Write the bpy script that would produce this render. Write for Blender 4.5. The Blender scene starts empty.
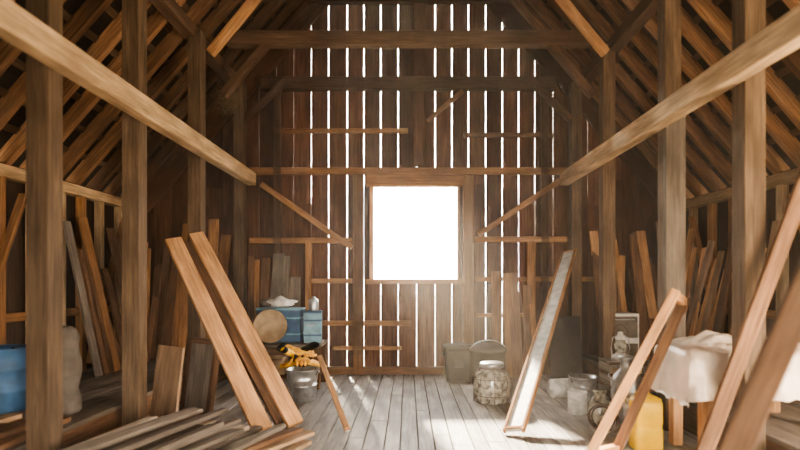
import bpy, math, random
from mathutils import Vector, Matrix, noise
R = random.Random(7)
sc = bpy.context.scene

# ---------------------------------------------------------------- materials
def new_mat(name):
    m = bpy.data.materials.new(name); m.use_nodes = True
    nt = m.node_tree; b = nt.nodes['Principled BSDF']
    return m, nt, b

def wood(name, c1, c2, rough=0.85, grain=26.0, bump=0.35, tonevar=0.55, knots=True):
    m, nt, b = new_mat(name)
    N, L = nt.nodes, nt.links
    uv = N.new('ShaderNodeUVMap'); uv.uv_map = 'UVMap'
    mp = N.new('ShaderNodeMapping'); mp.inputs['Scale'].default_value = (1.3, grain, 1)
    L.new(uv.outputs[0], mp.inputs[0])
    n1 = N.new('ShaderNodeTexNoise'); n1.inputs['Scale'].default_value = 1.6
    n1.inputs['Detail'].default_value = 6; n1.inputs['Roughness'].default_value = .65
    n1.inputs['Distortion'].default_value = .6
    L.new(mp.outputs[0], n1.inputs[0])
    mp2 = N.new('ShaderNodeMapping'); mp2.inputs['Scale'].default_value = (1.2, 4, 1)
    L.new(uv.outputs[0], mp2.inputs[0])
    n2 = N.new('ShaderNodeTexNoise'); n2.inputs['Scale'].default_value = 1.5; n2.inputs['Detail'].default_value = 4
    L.new(mp2.outputs[0], n2.inputs[0])
    r = N.new('ShaderNodeValToRGB')
    r.color_ramp.elements[0].position = .32; r.color_ramp.elements[0].color = (*c1, 1)
    r.color_ramp.elements[1].position = .68; r.color_ramp.elements[1].color = (*c2, 1)
    L.new(n1.outputs[0], r.inputs[0])
    at = N.new('ShaderNodeAttribute'); at.attribute_name = 'tone'
    mr = N.new('ShaderNodeMapRange'); mr.inputs[3].default_value = 1 - tonevar; mr.inputs[4].default_value = 1 + tonevar * .6
    L.new(at.outputs['Fac'], mr.inputs[0])
    mr2 = N.new('ShaderNodeMapRange'); mr2.inputs[1].default_value = .3; mr2.inputs[2].default_value = .7
    mr2.inputs[3].default_value = .6; mr2.inputs[4].default_value = 1.25
    L.new(n2.outputs[0], mr2.inputs[0])
    mu = N.new('ShaderNodeMath'); mu.operation = 'MULTIPLY'
    L.new(mr.outputs[0], mu.inputs[0]); L.new(mr2.outputs[0], mu.inputs[1])
    vm = N.new('ShaderNodeVectorMath'); vm.operation = 'SCALE'
    L.new(r.outputs[0], vm.inputs[0]); L.new(mu.outputs[0], vm.inputs['Scale'])
    L.new(vm.outputs[0], b.inputs['Base Color'])
    b.inputs['Roughness'].default_value = rough
    b.inputs['Specular IOR Level'].default_value = .25
    bp = N.new('ShaderNodeBump'); bp.inputs['Strength'].default_value = bump; bp.inputs['Distance'].default_value = .01
    L.new(n1.outputs[0], bp.inputs['Height']); L.new(bp.outputs[0], b.inputs['Normal'])
    return m

def plain(name, c, rough=.5, metal=0, var=.25, scale=9, spec=.5, c2=None, trans=0, bump=.1):
    m, nt, b = new_mat(name); N, L = nt.nodes, nt.links
    tc = N.new('ShaderNodeTexCoord')
    n = N.new('ShaderNodeTexNoise'); n.inputs['Scale'].default_value = scale; n.inputs['Detail'].default_value = 5
    L.new(tc.outputs['Object'], n.inputs[0])
    r = N.new('ShaderNodeValToRGB')
    a = tuple(x * (1 - var) for x in c); d = c2 if c2 else tuple(min(1, x * (1 + var)) for x in c)
    r.color_ramp.elements[0].position = .35; r.color_ramp.elements[0].color = (*a, 1)
    r.color_ramp.elements[1].position = .65; r.color_ramp.elements[1].color = (*d, 1)
    L.new(n.outputs[0], r.inputs[0]); L.new(r.outputs[0], b.inputs['Base Color'])
    b.inputs['Roughness'].default_value = rough; b.inputs['Metallic'].default_value = metal
    b.inputs['Specular IOR Level'].default_value = spec
    b.inputs['Transmission Weight'].default_value = trans
    bp = N.new('ShaderNodeBump'); bp.inputs['Strength'].default_value = bump; bp.inputs['Distance'].default_value = .01
    L.new(n.outputs[0], bp.inputs['Height']); L.new(bp.outputs[0], b.inputs['Normal'])
    return m

M = {
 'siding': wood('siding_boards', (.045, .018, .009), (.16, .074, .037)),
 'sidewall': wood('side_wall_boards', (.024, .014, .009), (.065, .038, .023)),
 'frame': wood('frame_timber', (.20, .090, .036), (.42, .22, .095), tonevar=.35),
 'post': wood('post_timber', (.060, .038, .023), (.175, .115, .07), tonevar=.3),
 'tie': wood('tie_timber', (.065, .037, .022), (.16, .095, .055), tonevar=.3),
 'beam': wood('beam_timber', (.32, .21, .115), (.64, .45, .27), tonevar=.3),
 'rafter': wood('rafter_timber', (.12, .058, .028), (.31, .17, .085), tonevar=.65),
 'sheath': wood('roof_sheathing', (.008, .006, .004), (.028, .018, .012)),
 'floor': wood('floor_boards', (.24, .22, .20), (.46, .43, .40), rough=.5, grain=20, tonevar=.25),
 'plank': wood('plank_orange', (.40, .19, .08), (.72, .42, .21), tonevar=.3),
 'pale': wood('plank_pale', (.42, .32, .23), (.72, .60, .46), tonevar=.35),
 'grey': wood('plank_grey', (.13, .10, .08), (.28, .23, .18), tonevar=.4),
 'brown': wood('plank_brown', (.095, .048, .025), (.24, .13, .07), tonevar=.3),
 'ply': wood('plywood_face', (.28, .17, .10), (.44, .29, .18), grain=8, tonevar=.2),
 'blue': plain('blue_paint', (.030, .085, .17), .6),
 'teal': plain('teal_paint', (.14, .28, .35), .5),
 'black': plain('black_plastic', (.006, .007, .008), .7, spec=.1),
 'white': plain('white_enamel', (.62, .60, .56), .5),
 'steel': plain('galvanised_steel', (.45, .46, .46), .38, metal=.8, scale=14),
 'slate': plain('slate_sheet', (.030, .026, .024), .8, spec=.2),
 'orange': plain('orange_leather', (.85, .33, .03), .6, c2=(.95, .55, .06), scale=14),
 'yellow': plain('yellow_plastic', (.85, .50, .005), .4, var=.1),
 'cloth': plain('dusty_cloth', (.14, .12, .10), .9, bump=.4),
 'plastic': plain('dusty_plastic_sheet', (.66, .55, .45), .35, var=.15, scale=5, bump=.5),
 'straw': plain('straw', (.16, .11, .06), .9),
 'rust': plain('rusty_iron', (.10, .06, .045), .7, metal=.4),
 'glass': plain('mottled_glass', (.18, .17, .14), .12, c2=(.62, .58, .48), scale=18, var=.6, spec=.8, trans=.25),
 'earth': plain('field_earth', (.35, .33, .28), .9, scale=2),
 'tan': plain('tan_drumhead', (.38, .27, .16), .6),
}

# ---------------------------------------------------------------- mesh builder
class MB:
    def __init__(s):
        s.v=[]; s.f=[]; s.uv=[]; s.t=[]; s.m=[]; s.sm=[]; s.mats=[]
    def mi(s, k):
        if k not in s.mats: s.mats.append(k)
        return s.mats.index(k)
    def beam(s, a, b, w, h, mat, up=(0,0,1), tone=None, taper=1.0):
        a=Vector(a); b=Vector(b); ax=(b-a); ln=ax.length; ax.normalize()
        u=Vector(up); u=u-ax*u.dot(ax)
        if u.length<1e-4: u=Vector((1,0,0))-ax*ax.x
        u.normalize(); sd=ax.cross(u).normalized()
        tone = R.random() if tone is None else tone
        i0=len(s.v); ou=R.random()*50; ov=R.random()*50
        for p,k in ((a,1),(b,taper)):
            for (x,y) in ((-1,-1),(1,-1),(1,1),(-1,1)):
                s.v.append(p+sd*(x*w*k/2)+u*(y*h*k/2))
        mi=s.mi(mat)
        side=[w,h,w,h]; acc=0
        for k in range(4):
            k2=(k+1)%4
            s.f.append((i0+k,i0+k2,i0+4+k2,i0+4+k))
            s.uv.append([(ou,ov+acc),(ou,ov+acc+side[k]),(ou+ln,ov+acc+side[k]),(ou+ln,ov+acc)])
            acc+=side[k]+.03
        for q in ((3,2,1,0),(4,5,6,7)):
            s.f.append(tuple(i0+j for j in q))
            s.uv.append([(ou,ov),(ou+w*.2,ov),(ou+w*.2,ov+h),(ou,ov+h)])
        for _ in range(6): s.t.append(tone); s.m.append(mi); s.sm.append(False)
    def box(s, c, size, mat, rz=0, tone=None):
        c=Vector(c); d=Vector((math.cos(rz),math.sin(rz),0))*size[0]/2
        s.beam(c-d,c+d,size[1],size[2],mat,(0,0,1),tone)
    def grid(s, pts, mat, closed_u=False, smooth=True, tone=.5):
        n=len(pts); k=len(pts[0]); i0=len(s.v); mi=s.mi(mat)
        for r in pts:
            for p in r: s.v.append(Vector(p))
        for i in range(n-1):
            for j in range(k if closed_u else k-1):
                j2=(j+1)%k
                s.f.append((i0+i*k+j,i0+i*k+j2,i0+(i+1)*k+j2,i0+(i+1)*k+j))
                s.uv.append([(j*.05,i*.05),(j*.05+.05,i*.05),(j*.05+.05,i*.05+.05),(j*.05,i*.05+.05)])
                s.t.append(tone); s.m.append(mi); s.sm.append(smooth)
    def lathe(s, c, prof, mat, seg=28, axis=None, sx=1, sy=1, smooth=True, wob=0):
        c=Vector(c); rot=Matrix.Identity(3)
        if axis is not None: rot=Vector((0,0,1)).rotation_difference(Vector(axis).normalized()).to_matrix()
        rows=[]
        for (r,z) in prof:
            row=[]
            for j in range(seg):
                a=2*math.pi*j/seg; rr=max(r,.0005)
                if wob: rr*=1+wob*noise.noise(Vector((math.cos(a)*2+c.x,math.sin(a)*2+c.y,z*6)))
                row.append(c+rot@Vector((rr*math.cos(a)*sx,rr*math.sin(a)*sy,z)))
            rows.append(row)
        s.grid(rows,mat,True,smooth)
    def tube(s, pts, r, mat, seg=8, closed=False):
        P=[Vector(p) for p in pts]
        if closed: P=P+[P[0]]
        rows=[]; ref=Vector((0,0,1))
        for i,p in enumerate(P):
            if closed and i in (0,len(P)-1): t=P[1]-P[-2]
            else: t=P[min(i+1,len(P)-1)]-P[max(i-1,0)]
            t.normalize()
            u=ref-t*ref.dot(t)
            if u.length<.1: u=Vector((1,0,0))-t*t.x
            u.normalize(); w=t.cross(u)
            rr=r[i%len(r)] if isinstance(r,(list,tuple)) else r
            rows.append([p+(u*math.cos(2*math.pi*j/seg)+w*math.sin(2*math.pi*j/seg))*rr for j in range(seg)])
        s.grid(rows,mat,True)
        if not closed:
            k=len(s.v)-seg; mi=s.mi(mat)
            for base in (k,k-seg*(len(rows)-1)):
                s.f.append(tuple(base+j for j in range(seg))); s.uv.append([(0,0)]*seg); s.t.append(.5); s.m.append(mi); s.sm.append(False)
    def blob(s, c, rad, mat, seg=16, amp=.25, fr=3.0, flat=True):
        c=Vector(c); rows=[]
        for i in range(seg//2+1):
            th=math.pi*i/(seg//2); row=[]
            for j in range(seg):
                a=2*math.pi*j/seg
                d=Vector((math.sin(th)*math.cos(a),math.sin(th)*math.sin(a),-math.cos(th)))
                k=1+amp*noise.noise(d*fr+c*3)*1.6
                p=Vector((d.x*rad[0]*k,d.y*rad[1]*k,d.z*rad[2]*k))
                if flat: p.z=max(p.z,-rad[2]*.75)
                row.append(c+p)
            rows.append(row)
        s.grid(rows,mat,True)
    def build(s, name, parent=None, bevel=.006):
        me=bpy.data.meshes.new(name)
        xs=[p.x for p in s.v]; ys=[p.y for p in s.v]; zs=[p.z for p in s.v]
        o=Vector(((min(xs)+max(xs))/2,(min(ys)+max(ys))/2,min(zs)))
        me.from_pydata([p-o for p in s.v],[],s.f)
        uvl=me.uv_layers.new(name='UVMap'); k=0
        for u in s.uv:
            for q in u: uvl.data[k].uv=q; k+=1
        at=me.attributes.new('tone','FLOAT','FACE')
        at.data.foreach_set('value',s.t)
        for kx in s.mats: me.materials.append(M[kx])
        me.polygons.foreach_set('material_index',s.m)
        me.polygons.foreach_set('use_smooth',s.sm)
        me.update()
        ob=bpy.data.objects.new(name,me); sc.collection.objects.link(ob)
        ob.location=o
        if parent: ob.parent=parent; ob.location=o-Vector(parent.location)
        if bevel:
            bv=ob.modifiers.new('edge_wear','BEVEL'); bv.width=bevel; bv.segments=1; bv.limit_method='ANGLE'; bv.angle_limit=math.radians(50)
        return ob

# ---------------------------------------------------------------- dimensions (metres; camera stands at the origin looking +Y)
YB=8.7; YF=-2.2; HW=4.41; EZ=2.76; RZ=7.83; SL=(RZ-EZ)/HW
def roof_z(x): return RZ-abs(x)*SL
PX=2.65; PLAT=.30

# floor ------------------------------------------------------------
b=MB(); x=-2.8
while x<2.79:
    w=R.uniform(.13,.2); w=min(w,2.8-x)
    y=YF
    while y<YB:
        l=R.uniform(2.5,4.5); y2=min(YB,y+l)
        b.beam((x+w/2,y,-.02),(x+w/2,y2-.004,-.02),w-.009,.04,'floor')
        y=y2
    x+=w
b.box((0,(YB+YF)/2,-.07),(6,YB-YF,.05),'sheath')
floor=b.build('floor',bevel=.004)
for sgn in (-1,1):
    b=MB(); x=2.8
    while x<HW:
        w=min(.22,HW-x); b.beam((sgn*(x+w/2),YF,PLAT-.02),(sgn*(x+w/2),YB,PLAT-.02),w-.006,.04,'grey'); x+=.22
    b.beam((sgn*2.83,YF,.13),(sgn*2.83,YB,.13),.05,.26,'brown')
    b.build('side_platform',floor,bevel=.003)

# back wall ---------------------------------------------------------
WX0,WX1,WZ0,WZ1=-.62,.84,1.53,3.03
b=MB(); x=-HW
def seg(z0,z1,xa,xb,gp):
    if xb-xa-gp<.01: return
    b.beam(((xa+xb)/2,YB+.02,z0),((xa+xb)/2,YB+.02,z1),xb-xa-gp,.03,'siding',(0,1,0))
while x<HW:
    w=R.uniform(.265,.305); a=abs(x)
    gap=R.choice([.010,.016,.019,.014,.020,.008]) if a<1.7 else (R.choice([.006,.012,.014,.009]) if a<2.7 else .003)
    x1=min(x+w,HW); xm=(x+x1)/2
    top=roof_z(xm)+.12
    if x1<=WX0 or x>=WX1:
        if R.random()<.6:
            zs=R.uniform(2.7,3.2)
            seg(-.05,zs,x,x1,gap*.55); seg(zs,top,x,x1,gap)
        else: seg(-.05,top,x,x1,gap*.8)
    else:
        seg(-.05,WZ0,x,x1,gap*.55); seg(WZ1,top,x,x1,gap)
        if x<WX0: seg(WZ0,WZ1,x,WX0,.0)
        if x1>WX1: seg(WZ0,WZ1,WX1,x1,.0)
    x=x1
for sgn in (-1,1):
    n=Vector((sgn*SL,0,1)).normalized()
    a=Vector((0,8.66,RZ))-n*.04; e=Vector((sgn*HW,8.66,EZ))-n*.04
    b.beam(a,e,.05,.40,'siding',n)
wall_back=b.build('wall_back',bevel=.002)
b=MB()
yw=8.60
def H(x0,x1,z,h=.10,mat='frame',t=.09,y=yw): b.beam((x0,y,z),(x1,y,z),t,h,mat)
def V(x,z0,z1,w=.12,mat='frame',t=.1,y=yw): b.beam((x,y,z0),(x,y,z1),w,t,mat,(0,1,0))
H(-2.55,2.6,3.27,.11)
V(-.80,0,3.2,.17); V(.97,0,3.2,.17)
V(-1.6,.0,2.15,.10); V(1.98,0,2.15,.13)
H(-2.55,-.9,2.15,.09); H(1.08,2.55,2.17,.09)
H(-1.55,-.9,1.5,.08); H(1.08,3.2,1.53,.08)
H(-1.68,.05,.82,.08); H(-1.2,-.1,.42,.06); H(1.1,2.0,.95,.06)
H(-2.15,0,3.92,.07); H(.9,2.35,3.85,.07,'brown')
H(-2.35,2.35,4.66,.2,'tie',.14,8.55)
H(-2.6,2.6,.06,.12,'brown')
H(-1.6,1.7,6.05,.16,'tie')
V(.18,3.35,6.0,.2,'siding',.06)
V(-2.1,0,4.6,.12,'brown'); V(2.2,0,4.6,.12,'brown')
b.beam((-2.35,8.55,3.05),(-.9,8.55,2.03),.09,.1,'frame',(0,1,0))
b.beam((2.5,8.55,3.15),(1.12,8.55,2.24),.09,.1,'frame',(0,1,0))
b.beam((.3,8.55,4.05),(.88,8.55,4.55),.07,.08,'brown',(0,1,0))
b.build('timber_framing',wall_back,bevel=.006)

# window -------------------------------------------------------------
b=MB()
b.beam((WX0-.06,8.64,WZ1+.09),(WX1+.06,8.64,WZ1+.09),.10,.18,'frame')
b.beam((WX0-.08,8.62,WZ0-.04),(WX1+.08,8.62,WZ0-.04),.16,.08,'frame')
b.beam((WX0+.03,8.66,WZ0),(WX0+.03,8.66,WZ1),.06,.12,'plank',(0,1,0))
b.beam((WX1-.02,8.66,WZ0),(WX1-.02,8.66,WZ1),.04,.12,'frame',(0,1,0))
for k in range(3): b.beam((WX0-.02,8.86+k*.2,WZ0+.02),(WX0-.02,8.86+k*.2,WZ1-.02),.19,.025,'brown',(1,0,0))
b.build('window_1')

# side walls (unseen opening added in the right wall to let side light in) -------------
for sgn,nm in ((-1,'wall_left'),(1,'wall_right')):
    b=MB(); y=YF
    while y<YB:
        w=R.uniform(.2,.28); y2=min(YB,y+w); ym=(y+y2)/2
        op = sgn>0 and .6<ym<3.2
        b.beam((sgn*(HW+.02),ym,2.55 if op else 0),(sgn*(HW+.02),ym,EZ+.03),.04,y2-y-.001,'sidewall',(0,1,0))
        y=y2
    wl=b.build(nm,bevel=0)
    b=MB()
    b.beam((sgn*(HW-.09),YF,EZ-.09),(sgn*(HW-.09),YB-.05,EZ-.09),.14,.13,'beam')
    b.beam((sgn*(HW-.06),3.3 if sgn>0 else YF,1.1),(sgn*(HW-.06),YB-.05,1.1),.06,.1,'frame')
    y=3.25 if sgn>0 else .3
    while y<YB-.2:
        b.beam((sgn*(HW-.08),y,PLAT),(sgn*(HW-.08),y,EZ-.15),.1,.09,'frame' if R.random()<.5 else 'beam',(0,1,0))
        y+=R.choice([.42,.5,.36])
    for y in (5.0,7.1):
        b.beam((sgn*(HW-.16),y,PLAT+.1),(sgn*(HW-.16),y+.9,EZ-.3),.05,.09,'frame',(1,0,0))
    b.build('wall_studs',wl)
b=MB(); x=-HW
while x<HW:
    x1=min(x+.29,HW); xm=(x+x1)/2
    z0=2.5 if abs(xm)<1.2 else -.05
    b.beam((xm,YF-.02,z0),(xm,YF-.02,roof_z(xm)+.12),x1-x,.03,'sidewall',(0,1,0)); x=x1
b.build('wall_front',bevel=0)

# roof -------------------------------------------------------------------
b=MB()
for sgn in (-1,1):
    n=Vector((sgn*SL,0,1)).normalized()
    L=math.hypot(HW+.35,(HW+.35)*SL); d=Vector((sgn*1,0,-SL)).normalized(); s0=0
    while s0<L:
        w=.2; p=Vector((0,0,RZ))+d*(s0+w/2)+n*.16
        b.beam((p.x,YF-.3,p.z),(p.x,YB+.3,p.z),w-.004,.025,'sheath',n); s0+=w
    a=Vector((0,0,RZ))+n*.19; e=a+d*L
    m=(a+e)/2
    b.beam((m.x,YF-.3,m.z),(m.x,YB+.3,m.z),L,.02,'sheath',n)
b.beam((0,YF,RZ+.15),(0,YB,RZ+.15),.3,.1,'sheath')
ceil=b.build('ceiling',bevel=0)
b=MB()
for sgn in (-1,1):
    n=Vector((sgn*SL,0,1)).normalized()
    y=-1.6
    while y<YB-.1:
        a=Vector((0,y,RZ))+n*.07; e=Vector((sgn*(HW+.1),y,roof_z(HW+.1)))+n*.07
        b.beam(a,e,.085,.15,'rafter',n)
        y+=.42+R.uniform(-.04,.04)
    d=Vector((sgn*1,0,-SL)).normalized(); s0=.4
    while s0<6.6:
        p=Vector((0,0,RZ))+d*s0+n*.135
        b.beam((p.x,YF,p.z),(p.x,YB,p.z),.08,.02,'tie',n,tone=.2); s0+=.33
b.build('rafters',ceil,bevel=.004)

# posts ---------------------------------------------------------------------
PW=.165
for sgn,ys in ((-1,(0.0,3.89,5.17,6.69,8.42)),(1,(0.0,4.15,5.41,7.1,8.45))):
    for y in ys:
        b=MB()
        z1=roof_z(PX)-.16
        b.beam((sgn*PX,y,.0),(sgn*PX,y,z1),PW,PW,'post',(0,1,0),tone=R.uniform(.3,.8))
        if abs(y-5.41)<.01:
            b.beam((sgn*(PX-.005),y-.115,PLAT),(sgn*(PX-.005),y-.115,3.12),.20,.06,'grey',(0,1,0),tone=.0)
            b.beam((sgn*(PX-.005),y-.115,3.12),(sgn*(PX-.005),y-.115,3.14),.20,.06,'pale',(0,1,0))
        b.build('timber_post')
for sgn in (-1,1):
    b=MB()
    b.beam((sgn*2.49,-1.9,3.12),(sgn*2.49,YB-.2,3.12),.145,.20,'beam',(0,0,1),tone=.6)
    b.build('longitudinal_beam',bevel=.012)
    b=MB()
    b.beam((sgn*2.72,YF+.05,roof_z(2.72)-.1),(sgn*2.72,YB-.1,roof_z(2.72)-.1),.16,.16,'tie')
    b.build('roof_purlin')
for y in (4.0,6.85):
    b=MB(); b.beam((-1.95,y,5.52),(1.95,y,5.52),.16,.18,'tie')
    if y>5:
        for s in (-1,1): b.beam((s*2.54,6.85,4.42),(s*1.72,6.85,5.42),.1,.12,'plank',(0,1,0),tone=.5)
    b.build('tie_beam',bevel=.01)
b=MB()
b.beam((-2.5,7.35,4.83),(2.5,7.35,4.83),.17,.19,'tie')
b.beam((-2.55,7.35,4.05),(-1.95,7.35,4.76),.1,.12,'tie',(0,1,0))
b.beam((2.55,7.35,4.05),(1.95,7.35,4.76),.1,.12,'tie',(0,1,0))
b.build('tie_beam',bevel=.01)
b=MB()
for s in (-1,1): b.beam((s*2.56,8.42,4.05),(s*1.9,8.42,4.7),.09,.1,'tie',(0,1,0))
b.build('knee_brace')
b=MB()
for k in range(160):
    c=Vector((-2.60+R.gauss(0,.06),7.72+R.gauss(0,.06),4.15+R.gauss(0,.10)))
    d=Vector((R.gauss(0,1),R.gauss(0,1),R.gauss(0,1))).normalized()*.12
    b.beam(c-d,c+d,.005,.005,'straw')
b.build('straw_nest',bevel=0)

# ---------------------------------------------------------------- lumber
def leaner(name,a,bt,w,t,mat,up,tone=.6,bev=.006):
    b=MB(); b.beam(a,bt,w,t,mat,up,tone); return b.build(name,bevel=bev)
leaner('leaning_plank',(-1.42,5.22,.04),(-2.80,6.35,2.0),.19,.05,'plank',(.5,-.8,.35),.55)
leaner('leaning_plank',(-1.14,5.42,.04),(-2.60,6.54,2.08),.17,.055,'plank',(.5,-.8,.35),.75)
leaner('leaning_plank',(-1.30,5.48,.04),(-2.72,6.55,1.97),.12,.05,'brown',(.5,-.8,.35),.9)
b=MB(); a=Vector((1.02,5.15,.05)); e=Vector((2.50,8.25,1.97)); ax=(e-a).normalized(); up=Vector((-.5,-.6,.6)); u=(up-ax*up.dot(ax)).normalized(); sd=ax.cross(u)
b.beam(a,e,.17,.02,'white',u,.95)
for s in (-1,1): b.beam(a+sd*s*.095,e+sd*s*.095,.028,.05,'frame',u,.8)
for q in (.01,.99): m=a.lerp(e,q); b.beam(m-sd*.08,m+sd*.08,.03,.045,'frame',u,.8)
b.build('leaning_board_frame',bevel=.003)
# open rectangular frame propped against the bench
b=MB(); A0,A1=Vector((1.45,4.32,.05)),Vector((2.17,4.32,1.42)); B0,B1=Vector((1.75,4.50,.05)),Vector((2.34,4.50,1.36))
b.beam(A0,A1,.075,.12,'plank',(-.5,-1,.1),.7); b.beam(B0,B1,.085,.09,'brown',(-.5,-1,.1),.9)
b.beam(A0.lerp(A1,.03),B0.lerp(B1,.03),.08,.07,'plank',(0,0,1),.5); b.beam(A0.lerp(A1,.97),B0.lerp(B1,.97),.08,.07,'plank',(0,0,1),.5)
b.build('wooden_frame')
leaner('leaning_plank',(2.11,3.93,.04),(3.27,4.02,3.0),.115,.04,'brown',(-.1,-1,0),.95)
leaner('leaning_plank',(1.16,2.4,.04),(2.42,2.4,2.9),.12,.05,'brown',(-.3,-1,0),.3)
leaner('leaning_stick',(-.60,5.28,.03),(-1.06,6.38,.60),.06,.035,'plank',(0,-.5,.5),.5)

b=MB()
for k in range(34):
    kk=k%20
    x0=-.9-kk*.085+R.uniform(-.06,.06); y0=R.uniform(4.75,5.1) if kk<9 else R.uniform(4.9,5.2)
    ang=R.uniform(.28,.55); l=R.uniform(1.2,2.0); z=.022+(k%4)*.042+(.16 if k>=20 else 0)
    x1=max(x0-l*math.sin(ang),-2.5); x0=max(x0,-2.4)
    if k>=20: x0=-1.5-(k-20)*.065; x1=max(x0-.4,-2.5); y0=R.uniform(4.5,4.95)
    b.beam((x0,y0,z),(x1,y0-l*math.cos(ang),z+R.uniform(0,.03)),R.uniform(.07,.14),.035,R.choice(['pale','ply','brown','pale','grey','grey']),(R.uniform(-.1,.1),0,1))
b.build('lumber_pile',bevel=.003)
b=MB()
for k in range(11):
    x0=-2.97-(k%6)*.15; z=PLAT+.025+(k//6)*.05
    b.beam((x0+R.uniform(-.04,.04),4.6+R.uniform(-.5,.0),z),(x0+R.uniform(-.1,.1),2.9,z+.01),R.uniform(.1,.16),.04,R.choice(['pale','grey','brown','ply']))
b.build('lumber_pile',bevel=.003)
def panel(name,x0,y0,x1,y1,zt,lean,mat,t=.025,frame=False):
    b=MB(); a=Vector((x0,y0,0)); c=Vector((x1,y1,0)); d=(c-a); w=d.length; mid=(a+c)/2
    n=Vector((-d.y,d.x,0)).normalized()
    bt=mid; tp=mid+n*lean+Vector((0,0,zt))
    upn=d.cross(tp-bt).normalized()
    off=Vector((0,0,.02))
    b.beam(bt+off,tp+off,w,t,mat,upn,.6)
    if frame:
        for s in (-1,1):
            b.beam(bt+d.normalized()*s*(w/2-.03)+off,tp+d.normalized()*s*(w/2-.03)+off,.06,t+.03,'brown',upn)
        for q in (.04,.96):
            m=bt.lerp(tp,q)+off; b.beam(m-d/2,m+d/2,.06,t+.03,'brown',(tp-bt).normalized().cross(d.normalized()))
    return b.build(name,bevel=.003)
panel('plywood_sheet',-2.72,5.62,-2.34,5.36,.80,.10,'ply')
panel('framed_panel',-2.55,6.0,-2.12,5.72,.84,.12,'grey',.03,True)

def rack(name,x0,x1,n,zlo,zhi,y0=8.1,mats=('frame','brown','grey','brown'),base=PLAT,amp=.15,yt=8.5):
    b=MB()
    for k in range(n):
        x=x0+(x1-x0)*k/(n-1)+R.uniform(-.03,.03); w=R.uniform(.08,.17)
        b.beam((x,y0+R.uniform(-.1,.15),base+.02),(max(-4.2,min(4.2,x+R.uniform(-amp,amp))),yt+R.uniform(-.03,0),R.uniform(zlo,zhi)),w,.035,R.choice(mats),(0,-1,.1))
    return b.build(name,bevel=.003)
rack('leaning_lumber_rack',-4.15,-2.9,16,1.7,2.5,mats=('frame','brown','frame','brown'))
rack('leaning_lumber_rack',2.95,4.15,15,1.6,2.5,mats=('frame','brown','plank','brown'))
rack('leaning_lumber_rack',-2.45,-1.75,8,1.3,2.0,8.15,('frame','grey','brown'),base=0,amp=.05)
rack('leaning_lumber_rack',1.4,2.0,5,1.2,1.7,8.15,('frame','frame','brown'),base=0,amp=.04)
def siderack(x,y0,y1,n,sgn,mats):
    b=MB()
    for k in range(n):
        y=y0+(y1-y0)*k/(n-1); h=R.uniform(1.5,2.35)
        b.beam((x-sgn*.35,y+R.uniform(-.05,.05),PLAT+.02),(x,y+R.uniform(-.2,.2),h),R.uniform(.09,.16),.035,R.choice(mats),(-sgn,0,.2))
    b.build('leaning_lumber_rack',bevel=.003)
siderack(-4.18,6.6,7.8,10,-1,('frame','brown','brown','grey'))
siderack(4.18,6.0,7.8,14,1,('frame','brown','ply','plank'))

# ---------------------------------------------------------------- things
def drum(name,c,r,h,mat,ribs=2,lid=None):
    b=MB(); pr=[(0,0),(r*.97,0),(r,.02)]
    for i in range(ribs):
        z=h*(i+1)/(ribs+1); pr+=[(r,z-.03),(r*1.05,z-.012),(r*1.05,z+.012),(r,z+.03)]
    pr+=[(r,h-.03),(r*1.04,h-.02),(r*1.04,h),(r*.97,h),(r*.95,h-.025),(0,h-.025)]
    b.lathe(c,pr,mat)
    b.lathe((c[0]+r*.5,c[1],c[2]+h-.03),[(0,.0),(.03,0),(.03,.03),(0,.03)],'black' if lid is None else lid,12)
    return b.build(name,bevel=0)
drum('blue_plastic_drum',(-3.80,5.0,PLAT+.0),.24,.58,'blue')
b=MB(); prof=[(0,0),(.10,0),(.12,.03)]+[(.115+.01*math.sin(i*1.7),.05+i*.08) for i in range(9)]+[(.10,.76),(.05,.79),(0,.77)]
b.lathe((-3.12,4.85,PLAT),prof,'cloth',20,wob=.3)
b.build('carpet_roll',bevel=0)

wb=MB(); X0,X1,Y0,Y1,Z=-2.3,-1.2,7.35,8.0,.62
for k in range(4): wb.box(((X0+X1)/2,Y0+.08+k*.165,Z-.02),(X1-X0,.16,.04),'grey')
for x in (X0+.06,X1-.06):
    for y in (Y0+.06,Y1-.06): wb.beam((x,y,0),(x,y,Z-.04),.08,.08,'brown',(0,1,0))
wb.box(((X0+X1)/2,Y0+.06,Z-.1),(X1-X0-.1,.03,.1),'brown')
wb.box(((X0+X1)/2,(Y0+Y1)/2,.16),(X1-X0-.1,.5,.03),'brown')
wb.build('workbench')
def crate(name,c,s,mat,rz=0,rim='black',lid=True):
    b=MB(); b.box((c[0],c[1],c[2]+s[2]/2),(s[0],s[1],s[2]),mat,rz)
    if lid: b.box((c[0],c[1],c[2]+s[2]+.012),(s[0]*1.05,s[1]*1.06,.03),rim,rz)
    for k in (.25,.75):
        b.box((c[0],c[1],c[2]+s[2]*k),(s[0]+.012,s[1]+.012,.025),rim,rz)
    b.tube([(c[0]-.06,c[1]-s[1]/2-.01,c[2]+s[2]*.6),(c[0]-.05,c[1]-s[1]/2-.04,c[2]+s[2]*.6),(c[0]+.05,c[1]-s[1]/2-.04,c[2]+s[2]*.6),(c[0]+.06,c[1]-s[1]/2-.01,c[2]+s[2]*.6)],.008,'steel')
    return b.build(name,bevel=.008)
crate('blue_tool_chest',(-1.85,7.78,.625),(.62,.32,.46),'blue',0,'teal')
crate('teal_tool_box',(-1.37,7.7,.625),(.24,.3,.42),'teal',.1,'blue')
crate('cardboard_box',(-1.95,7.65,.18),(.4,.3,.28),'tan',0,'ply',False)
b=MB(); b.lathe((-1.93,7.47,.868),[(0,-.05),(.22,-.05),(.235,-.04),(.235,.04),(.22,.05),(.215,.03),(0,.03)],'tan',32,axis=(.1,-1,.12))
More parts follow.
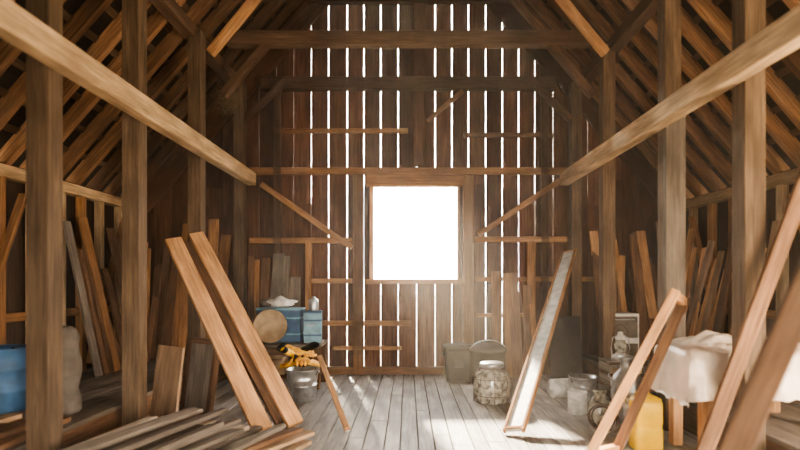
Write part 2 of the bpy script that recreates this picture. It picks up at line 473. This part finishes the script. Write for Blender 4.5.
b.lathe((-1.93,7.47,.868),[(.236,-.03),(.243,-.02),(.243,.0),(.236,.01)],'blue',32,axis=(.1,-1,.12))
b.build('round_sieve',bevel=0)
b=MB(); b.blob((-1.85,7.76,1.185),(.2,.13,.07),'white',20,.4,2.5); b.blob((-2.05,7.76,1.18),(.1,.1,.06),'cloth',16,.4,2.5)
b.build('cloth_sack',bevel=0)
b=MB(); b.lathe((-1.36,7.68,1.075),[(0,0),(.07,0),(.075,.02),(.075,.14),(.06,.17),(.03,.18),(.03,.2),(0,.2)],'steel',18)
b.build('oil_can',bevel=0)

def bucket(name,c,r,h,mat,handle=True,fill=None):
    b=MB(); k=.8
    b.lathe(c,[(0,0),(r*k,0),(r*k+.008,.01),(r*(k+.1),h*.5),(r*(k+.1)+.01,h*.5+.01),(r*(k+.1),h*.52),(r,h),(r+.012,h+.005),(r+.012,h+.02),(r-.006,h+.015),(r*.85,h*.5),(r*.78,.03),(0,.03)],mat)
    if handle:
        b.tube([(c[0]+r*math.cos(a),c[1]-.03-.4*r*math.sin(a),c[2]+h-.0-abs(math.sin(a))*r*.6) for a in [math.pi*i/14 for i in range(15)]],.006,'rust')
        for s in (-1,1): b.lathe((c[0]+s*r,c[1],c[2]+h-.02),[(0,-.02),(.02,-.02),(.02,.02),(0,.02)],mat,10,axis=(1,0,0))
    if fill: b.lathe(c,[(r*.93,h*.8),(0,h*.85)],fill)
    return b.build(name,bevel=0)
bucket('galvanised_bucket',(-1.33,6.72,0),.20,.38,'steel',True,'rust')
b=MB()
def glove(b,c,yaw,pitch=.2,s=1.0,mat='orange'):
    c=Vector(c); m=Matrix.Rotation(yaw,3,'Z')@Matrix.Rotation(pitch,3,'Y')
    def T(x,y,z): return c+m@Vector((x*s,y*s,z*s))
    rows=[]
    for x,wd,th in ((-.14,.055,.035),(-.06,.05,.03),(-.02,.052,.03),(.04,.06,.03),(.08,.058,.026),(.095,.04,.015)):
        rows.append([T(x,wd*math.cos(a),th*math.sin(a)) for a in [2*math.pi*i/14 for i in range(14)]])
    b.grid(rows,mat,True)
    for i,(y,l) in enumerate(((-.042,.07),(-.014,.085),(.014,.08),(.042,.06))):
        b.tube([T(.07,y,0),(T(.08+l*.6,y*1.15,.012)),(T(.08+l,y*1.25,-.012))],[.016*s,.015*s,.011*s],mat)
    b.tube([T(-.01,-.045,0),T(.03,-.08,.0),T(.07,-.09,-.01)],[.018*s,.016*s,.012*s],mat)
    rows=[[T(x,wd*math.cos(a),wd*.62*math.sin(a)) for a in [2*math.pi*i/14 for i in range(14)]] for x,wd in ((-.19,.062),(-.13,.057))]
    b.grid(rows,'black',True)
glove(b,(-1.43,6.68,.48),2.6,.35,1.3); glove(b,(-1.22,6.66,.49),.5,.3,1.3); glove(b,(-1.33,6.58,.54),-1.2,.15,1.4); glove(b,(-1.30,6.78,.54),1.6,-.2,1.3); glove(b,(-1.38,6.7,.62),-.4,.2,1.3,'orange'); glove(b,(-1.26,6.66,.66),2.2,.3,1.1,'black'); glove(b,(-1.42,6.62,.58),.9,.5,1.2,'yellow')
b.build('work_gloves',bevel=0)

def bin_(name,c,w,d,h,mat='black'):
    b=MB()
    def rr(wx,dy,z,r=.05):
        pts=[]
        for (sx,sy,a0) in ((1,1,0),(-1,1,90),(-1,-1,180),(1,-1,270)):
            for i in range(5):
                a=math.radians(a0+i*22.5); pts.append((c[0]+sx*(wx/2-r)+r*math.cos(a),c[1]+sy*(dy/2-r)+r*math.sin(a),c[2]+z))
        return pts
    prof=[(.5,0),(.84,0),(.86,.02),(.93,h*.8),(1,h*.81),(1,h*.86),(.97,h*.86),(1.06,h*.88),(1.06,h*.93),(1.0,h*.97),(.8,h*.985),(.78,h),(.3,h)]
    b.grid([rr(w*k,d*k,z) for k,z in prof],mat,True,smooth=False)
    b.f.append(tuple(range(len(b.v)-20,len(b.v)))); b.uv.append([(0,0)]*20); b.t.append(.5); b.m.append(0); b.sm.append(False)
    b.box((c[0],c[1]-d*.465,c[2]+h*.5),(w*.3,.02,h*.22),'cloth')
    for s in (-1,1): b.tube([(c[0]+s*w*.48,c[1]-.08,c[2]+h*.75),(c[0]+s*(w*.54),c[1]-.06,c[2]+h*.72),(c[0]+s*w*.54,c[1]+.06,c[2]+h*.72),(c[0]+s*w*.48,c[1]+.08,c[2]+h*.75)],.012,mat)
    return b.build(name,bevel=0)
bin_('storage_bin',(.76,8.1,0),.44,.4,.54)
b=MB(); b.lathe((1.14,7.62,0),[(0,0),(.2,0),(.24,.05),(.25,.2),(.25,.48),(.27,.5),(.27,.54),(.22,.58),(.1,.62),(.04,.63),(.04,.66),(0,.665)],'black')
b.tube([(1.14+.26*math.cos(a),7.62-.05,.5+.16*math.sin(a)) for a in [math.pi*i/12 for i in range(13)]],.008,'steel')
b.build('lidded_stockpot',bevel=0)
c=(1.04,6.62,0)
b=MB(); b.lathe(c,[(0,0),(.19,0),(.215,.03),(.22,.12),(.22,.30),(.2,.36),(.14,.40),(.12,.42),(.12,.45)],'glass',32)
b.lathe(c,[(.125,.43),(.15,.435),(.15,.48),(.13,.495),(0,.5)],'steel',28)
for z in (.1,.3): b.tube([(c[0]+.226*math.cos(a),c[1]+.226*math.sin(a),z) for a in [2*math.pi*i/28 for i in range(28)]],.005,'rust',6,True)
for i in range(8):
    a=math.pi*i/4; b.tube([(c[0]+.226*math.cos(a),c[1]+.226*math.sin(a),.01),(c[0]+.228*math.cos(a),c[1]+.228*math.sin(a),.3),(c[0]+.15*math.cos(a),c[1]+.15*math.sin(a),.44)],.005,'rust',6)
b.tube([(c[0]+.2*math.cos(a),c[1]-.12,c[2]+.38+.05*math.sin(a)) for a in [math.pi*i/12 for i in range(13)]],.006,'rust')
b.build('wire_caged_glass_jar',bevel=0)
panel('dark_sheet_panel',2.12,7.9,2.6,7.9,.95,.2,'slate')
b=MB(); b.box((3.05,7.72,PLAT+.37),(.42,.4,.74),'white'); b.box((3.05,7.51,PLAT+.55),(.36,.02,.3),'cloth'); b.box((3.05,7.50,PLAT+.2),(.36,.02,.24),'cloth'); b.tube([(2.92,7.49,PLAT+.66),(2.92,7.46,PLAT+.66),(3.17,7.46,PLAT+.66),(3.17,7.49,PLAT+.66)],.008,'steel')
b.build('old_appliance',bevel=.015)
bucket('galvanised_bucket',(2.10,6.40,0),.16,.34,'steel')
b=MB()
b.lathe((2.36,5.75,0),[(0,0),(.15,0),(.16,.02),(.16,.40),(.14,.48),(.07,.56),(.065,.64),(.085,.66),(.085,.69),(0,.70)],'steel')
for s in (-1,1): b.tube([(2.36+s*.15,5.75,.42),(2.36+s*.2,5.75,.48),(2.36+s*.18,5.75,.57),(2.36+s*.08,5.75,.58)],.01,'steel')
b.build('milk_can',bevel=0)
b=MB(); b.lathe((1.92,6.05,0),[(0,0),(.10,0),(.105,.01),(.105,.23),(.11,.24),(.105,.25),(.09,.25),(.088,.24),(0,.24)],'white')
b.tube([(1.92+.11*math.cos(a),6.03-.08*math.sin(a),.2-.04*math.sin(a)) for a in [math.pi*i/10 for i in range(11)]],.004,'steel'); b.build('paint_can',bevel=0)
b=MB(); b.lathe((2.02,5.62,0),[(0,0),(.11,0),(.12,.02),(.12,.2),(.08,.27),(.06,.29),(.06,.33),(.07,.33),(.07,.35),(0,.35)],'glass'); b.build('glass_jar',bevel=0)
bucket('white_bucket',(2.24,5.2,0),.14,.36,'white',True,'rust')
b=MB()
for k in range(7):
    r=.13+R.uniform(-.02,.02); cx=1.90+R.uniform(-.02,.02); tilt=R.uniform(.8,1.1)
    b.tube([(cx+r*math.cos(a),5.2+r*math.sin(a)*math.cos(tilt)+k*.006,.16+r*math.sin(a)*math.sin(tilt)) for a in [2*math.pi*i/26 for i in range(26)]],.006,R.choice(['rust','steel','black']),6,True)
b.build('wire_coil',bevel=0)
b=MB(); b.lathe((1.82,6.85,.12),[(0,0),(.03,0),(.03,.02),(.11,.02),(.12,.03),(.12,.45),(.11,.46),(.03,.46),(.03,.44),(0,.44)],'white',24,axis=(1,.3,0)); b.build('paper_roll',bevel=0)
b=MB()
cx,cy=2.52,6.35
for z in (.06,.2,.34,.48):
    b.box((cx,cy-.19,z),(.36,.02,.1),'pale'); b.box((cx,cy+.19,z),(.36,.02,.1),'grey'); b.box((cx-.17,cy,z),(.02,.36,.1),'grey'); b.box((cx+.17,cy,z),(.02,.36,.1),'grey')
for sx in (-.15,.15):
    for sy in (-.16,.16): b.beam((cx+sx,cy+sy,0),(cx+sx,cy+sy,.54),.04,.04,'brown',(0,1,0))
for k in range(3): b.box((cx,cy-.13+k*.13,.55),(.38,.12,.02),'grey')
b.build('slatted_crate',bevel=.003)
c=(2.5,6.28,.56)
b=MB(); b.lathe(c,[(0,0),(.09,0),(.1,.02),(.1,.06),(.06,.08),(.05,.1)],'white'); b.lathe(c,[(.05,.1),(.075,.15),(.07,.2),(.045,.25)],'glass'); b.lathe(c,[(.05,.25),(.06,.26),(.045,.3),(.03,.31),(.03,.34),(0,.345)],'white')
for s in (-1,1): b.tube([(c[0]+s*.09,c[1],c[2]+.04),(c[0]+s*.11,c[1],c[2]+.15),(c[0]+s*.09,c[1],c[2]+.27),(c[0]+s*.04,c[1],c[2]+.3)],.008,'steel')
b.tube([(c[0]+.09*math.cos(a),c[1],c[2]+.28+.15*math.sin(a)) for a in [math.pi*i/12 for i in range(13)]],.004,'rust'); b.build('oil_lantern',bevel=0)
b=MB(); c=(2.14,4.80,0); rows=[]
def rrect(cx,cy,z,wx,dy,r):
    return [(cx+sx*(wx/2-r)+r*math.cos(math.radians(a0+i*22.5)),cy+sy*(dy/2-r)+r*math.sin(math.radians(a0+i*22.5)),z) for (sx,sy,a0) in ((1,1,0),(-1,1,90),(-1,-1,180),(1,-1,270)) for i in range(5)]
for k,z in ((.3,0),(.95,0),(1,.02),(1,.17),(.96,.19),(.96,.21),(1,.23),(1,.40),(.9,.45),(.4,.48),(.05,.48)):
    rows.append(rrect(c[0],c[1],z,.26*k,.17*k,.04*k))
b.grid(rows,'yellow',True)
b.lathe((c[0]+.08,c[1],.45),[(.03,0),(.03,.05),(0,.05)],'black',14)
b.tube([(c[0]-.1,c[1],.44),(c[0]-.08,c[1],.5),(c[0]+.02,c[1],.5),(c[0]+.03,c[1],.46)],.014,'yellow'); b.build('yellow_jerry_can',bevel=0)

# covered bench, right
b=MB()
BX0,BX1,BY0,BY1=2.32,3.4,4.36,4.95
for x in (BX0+.14,BX1-.05):
    for y in (BY0+.05,BY1-.05):
        b.beam((x,y,0.0 if x<2.75 else PLAT),(x,y,.84),.09,.09,'plank',(0,1,0))
for k in range(4): b.box(((BX0+BX1)/2,BY0+.07+k*.15,.86),(BX1-BX0,.14,.04),'brown')
b.build('trestle_bench')
b=MB(); rows=[]; nx,ny=60,36
for i in range(nx+1):
    row=[]
    for j in range(ny+1):
        u=i/nx*1.6-.3; v=j/ny*1.5-.35
        uc=min(max(u,0),1); vc=min(max(v,0),1)
        x=BX0+(BX1-BX0)*uc; y=BY0+(BY1-BY0)*vc
        over=math.hypot((u-uc)*1.4,(v-vc)*1.0)
        bump=.13*math.exp(-((uc-.35)**2/.08+(vc-.5)**2/.15))+.10*math.exp(-((uc-.8)**2/.03+(vc-.4)**2/.1))
        n=noise.noise(Vector((u*5,v*5,3)))*.05+noise.noise(Vector((u*14,v*12,1)))*.02
        z=.90+bump+abs(n)*1.3 - over*1.15
        f=over*.1; wv=.012*math.sin((u if v!=vc else v)*40)
        if u<0: x-=.025+f+abs(n)*over*3
        if u>1: x+=.02+f
        if v<0: y-=.02+f+abs(n)*over*3+(wv+.012)*min(1,over*6)
        if v>1: y+=.01
        row.append((x,y,max(z,.50+n)))
    rows.append(row)
b.grid(rows,'plastic')
b.build('plastic_dust_sheet',bevel=0)

b=MB(); b.box((0,3,-.2),(120,120,.05),'earth'); ground=b.build('ground',bevel=0)

# ---------------------------------------------------------------- light
w=bpy.data.worlds.new('sky'); sc.world=w; w.use_nodes=True
bg=w.node_tree.nodes['Background']; bg.inputs[0].default_value=(1,.94,.85,1); bg.inputs[1].default_value=22
sun=bpy.data.lights.new('sun','SUN'); sun.energy=50; sun.angle=math.radians(3); sun.color=(1,.85,.64)
so=bpy.data.objects.new('sun',sun); sc.collection.objects.link(so)
so.rotation_euler=Vector((.8,-3.5,-1.86)).to_track_quat('-Z','Y').to_euler(); so.location=(0,20,10)
ar=bpy.data.lights.new('doorway_fill_light','AREA'); ar.shape='RECTANGLE'; ar.size=2.3; ar.size_y=2.3; ar.energy=75; ar.color=(1,.74,.45)  # added warm fill lamp, standing in for daylight from the unseen doorway
ao=bpy.data.objects.new('doorway_fill_light',ar); sc.collection.objects.link(ao)
ao.location=(0,YF+.05,1.4); ao.rotation_euler=Vector((0,1,.12)).to_track_quat('-Z','Y').to_euler()
ar=bpy.data.lights.new('side_fill_light','AREA'); ar.shape='RECTANGLE'; ar.size=2.4; ar.size_y=2.1; ar.energy=270; ar.color=(1,.72,.43)  # added warm fill lamp at the right-wall opening, for side light and haze
ao2=bpy.data.objects.new('side_fill_light',ar); sc.collection.objects.link(ao2)
ao2.location=(HW-.02,1.9,1.45); ao2.rotation_euler=Vector((-1,.6,.02)).to_track_quat('-Z','Y').to_euler()

# dust-laden air inside the barn
hm=bpy.data.materials.new('dusty_air'); hm.use_nodes=True; nt=hm.node_tree
for n in list(nt.nodes):
    if n.type!='OUTPUT_MATERIAL': nt.nodes.remove(n)
out=[n for n in nt.nodes if n.type=='OUTPUT_MATERIAL'][0]
vs=nt.nodes.new('ShaderNodeVolumeScatter'); vs.inputs['Density'].default_value=.0085; vs.inputs['Anisotropy'].default_value=.6; vs.inputs['Color'].default_value=(1,.88,.74,1)
nt.links.new(vs.outputs[0],out.inputs['Volume'])
me=bpy.data.meshes.new('dusty_air')
P=[(-4.3,.31),(4.3,.31),(4.3,2.8),(0,7.7),(-4.3,2.8)]
vv=[(x,y,z) for y in (-2.1,8.55) for x,z in P]
me.from_pydata(vv,[],[(0,1,2,3,4),(9,8,7,6,5)]+[(i,5+i,5+(i+1)%5,(i+1)%5) for i in range(5)])
me.materials.append(hm); ho=bpy.data.objects.new('dusty_air',me); sc.collection.objects.link(ho)
ho.parent=ground; ho.location=-Vector(ground.location)

# ---------------------------------------------------------------- camera
cd=bpy.data.cameras.new('camera'); cam=bpy.data.objects.new('camera',cd); sc.collection.objects.link(cam)
cd.lens=24; cd.sensor_width=36; cd.shift_x=-.01; cd.shift_y=.07
cam.location=(0,0,1.5); cam.rotation_euler=(math.radians(90),0,0)
cd.dof.use_dof=True; cd.dof.focus_distance=7.0; cd.dof.aperture_fstop=.6
sc.camera=cam
sc.view_settings.view_transform='AgX'
try: sc.view_settings.look='AgX - Medium High Contrast'
except Exception: pass
sc.view_settings.exposure=.3
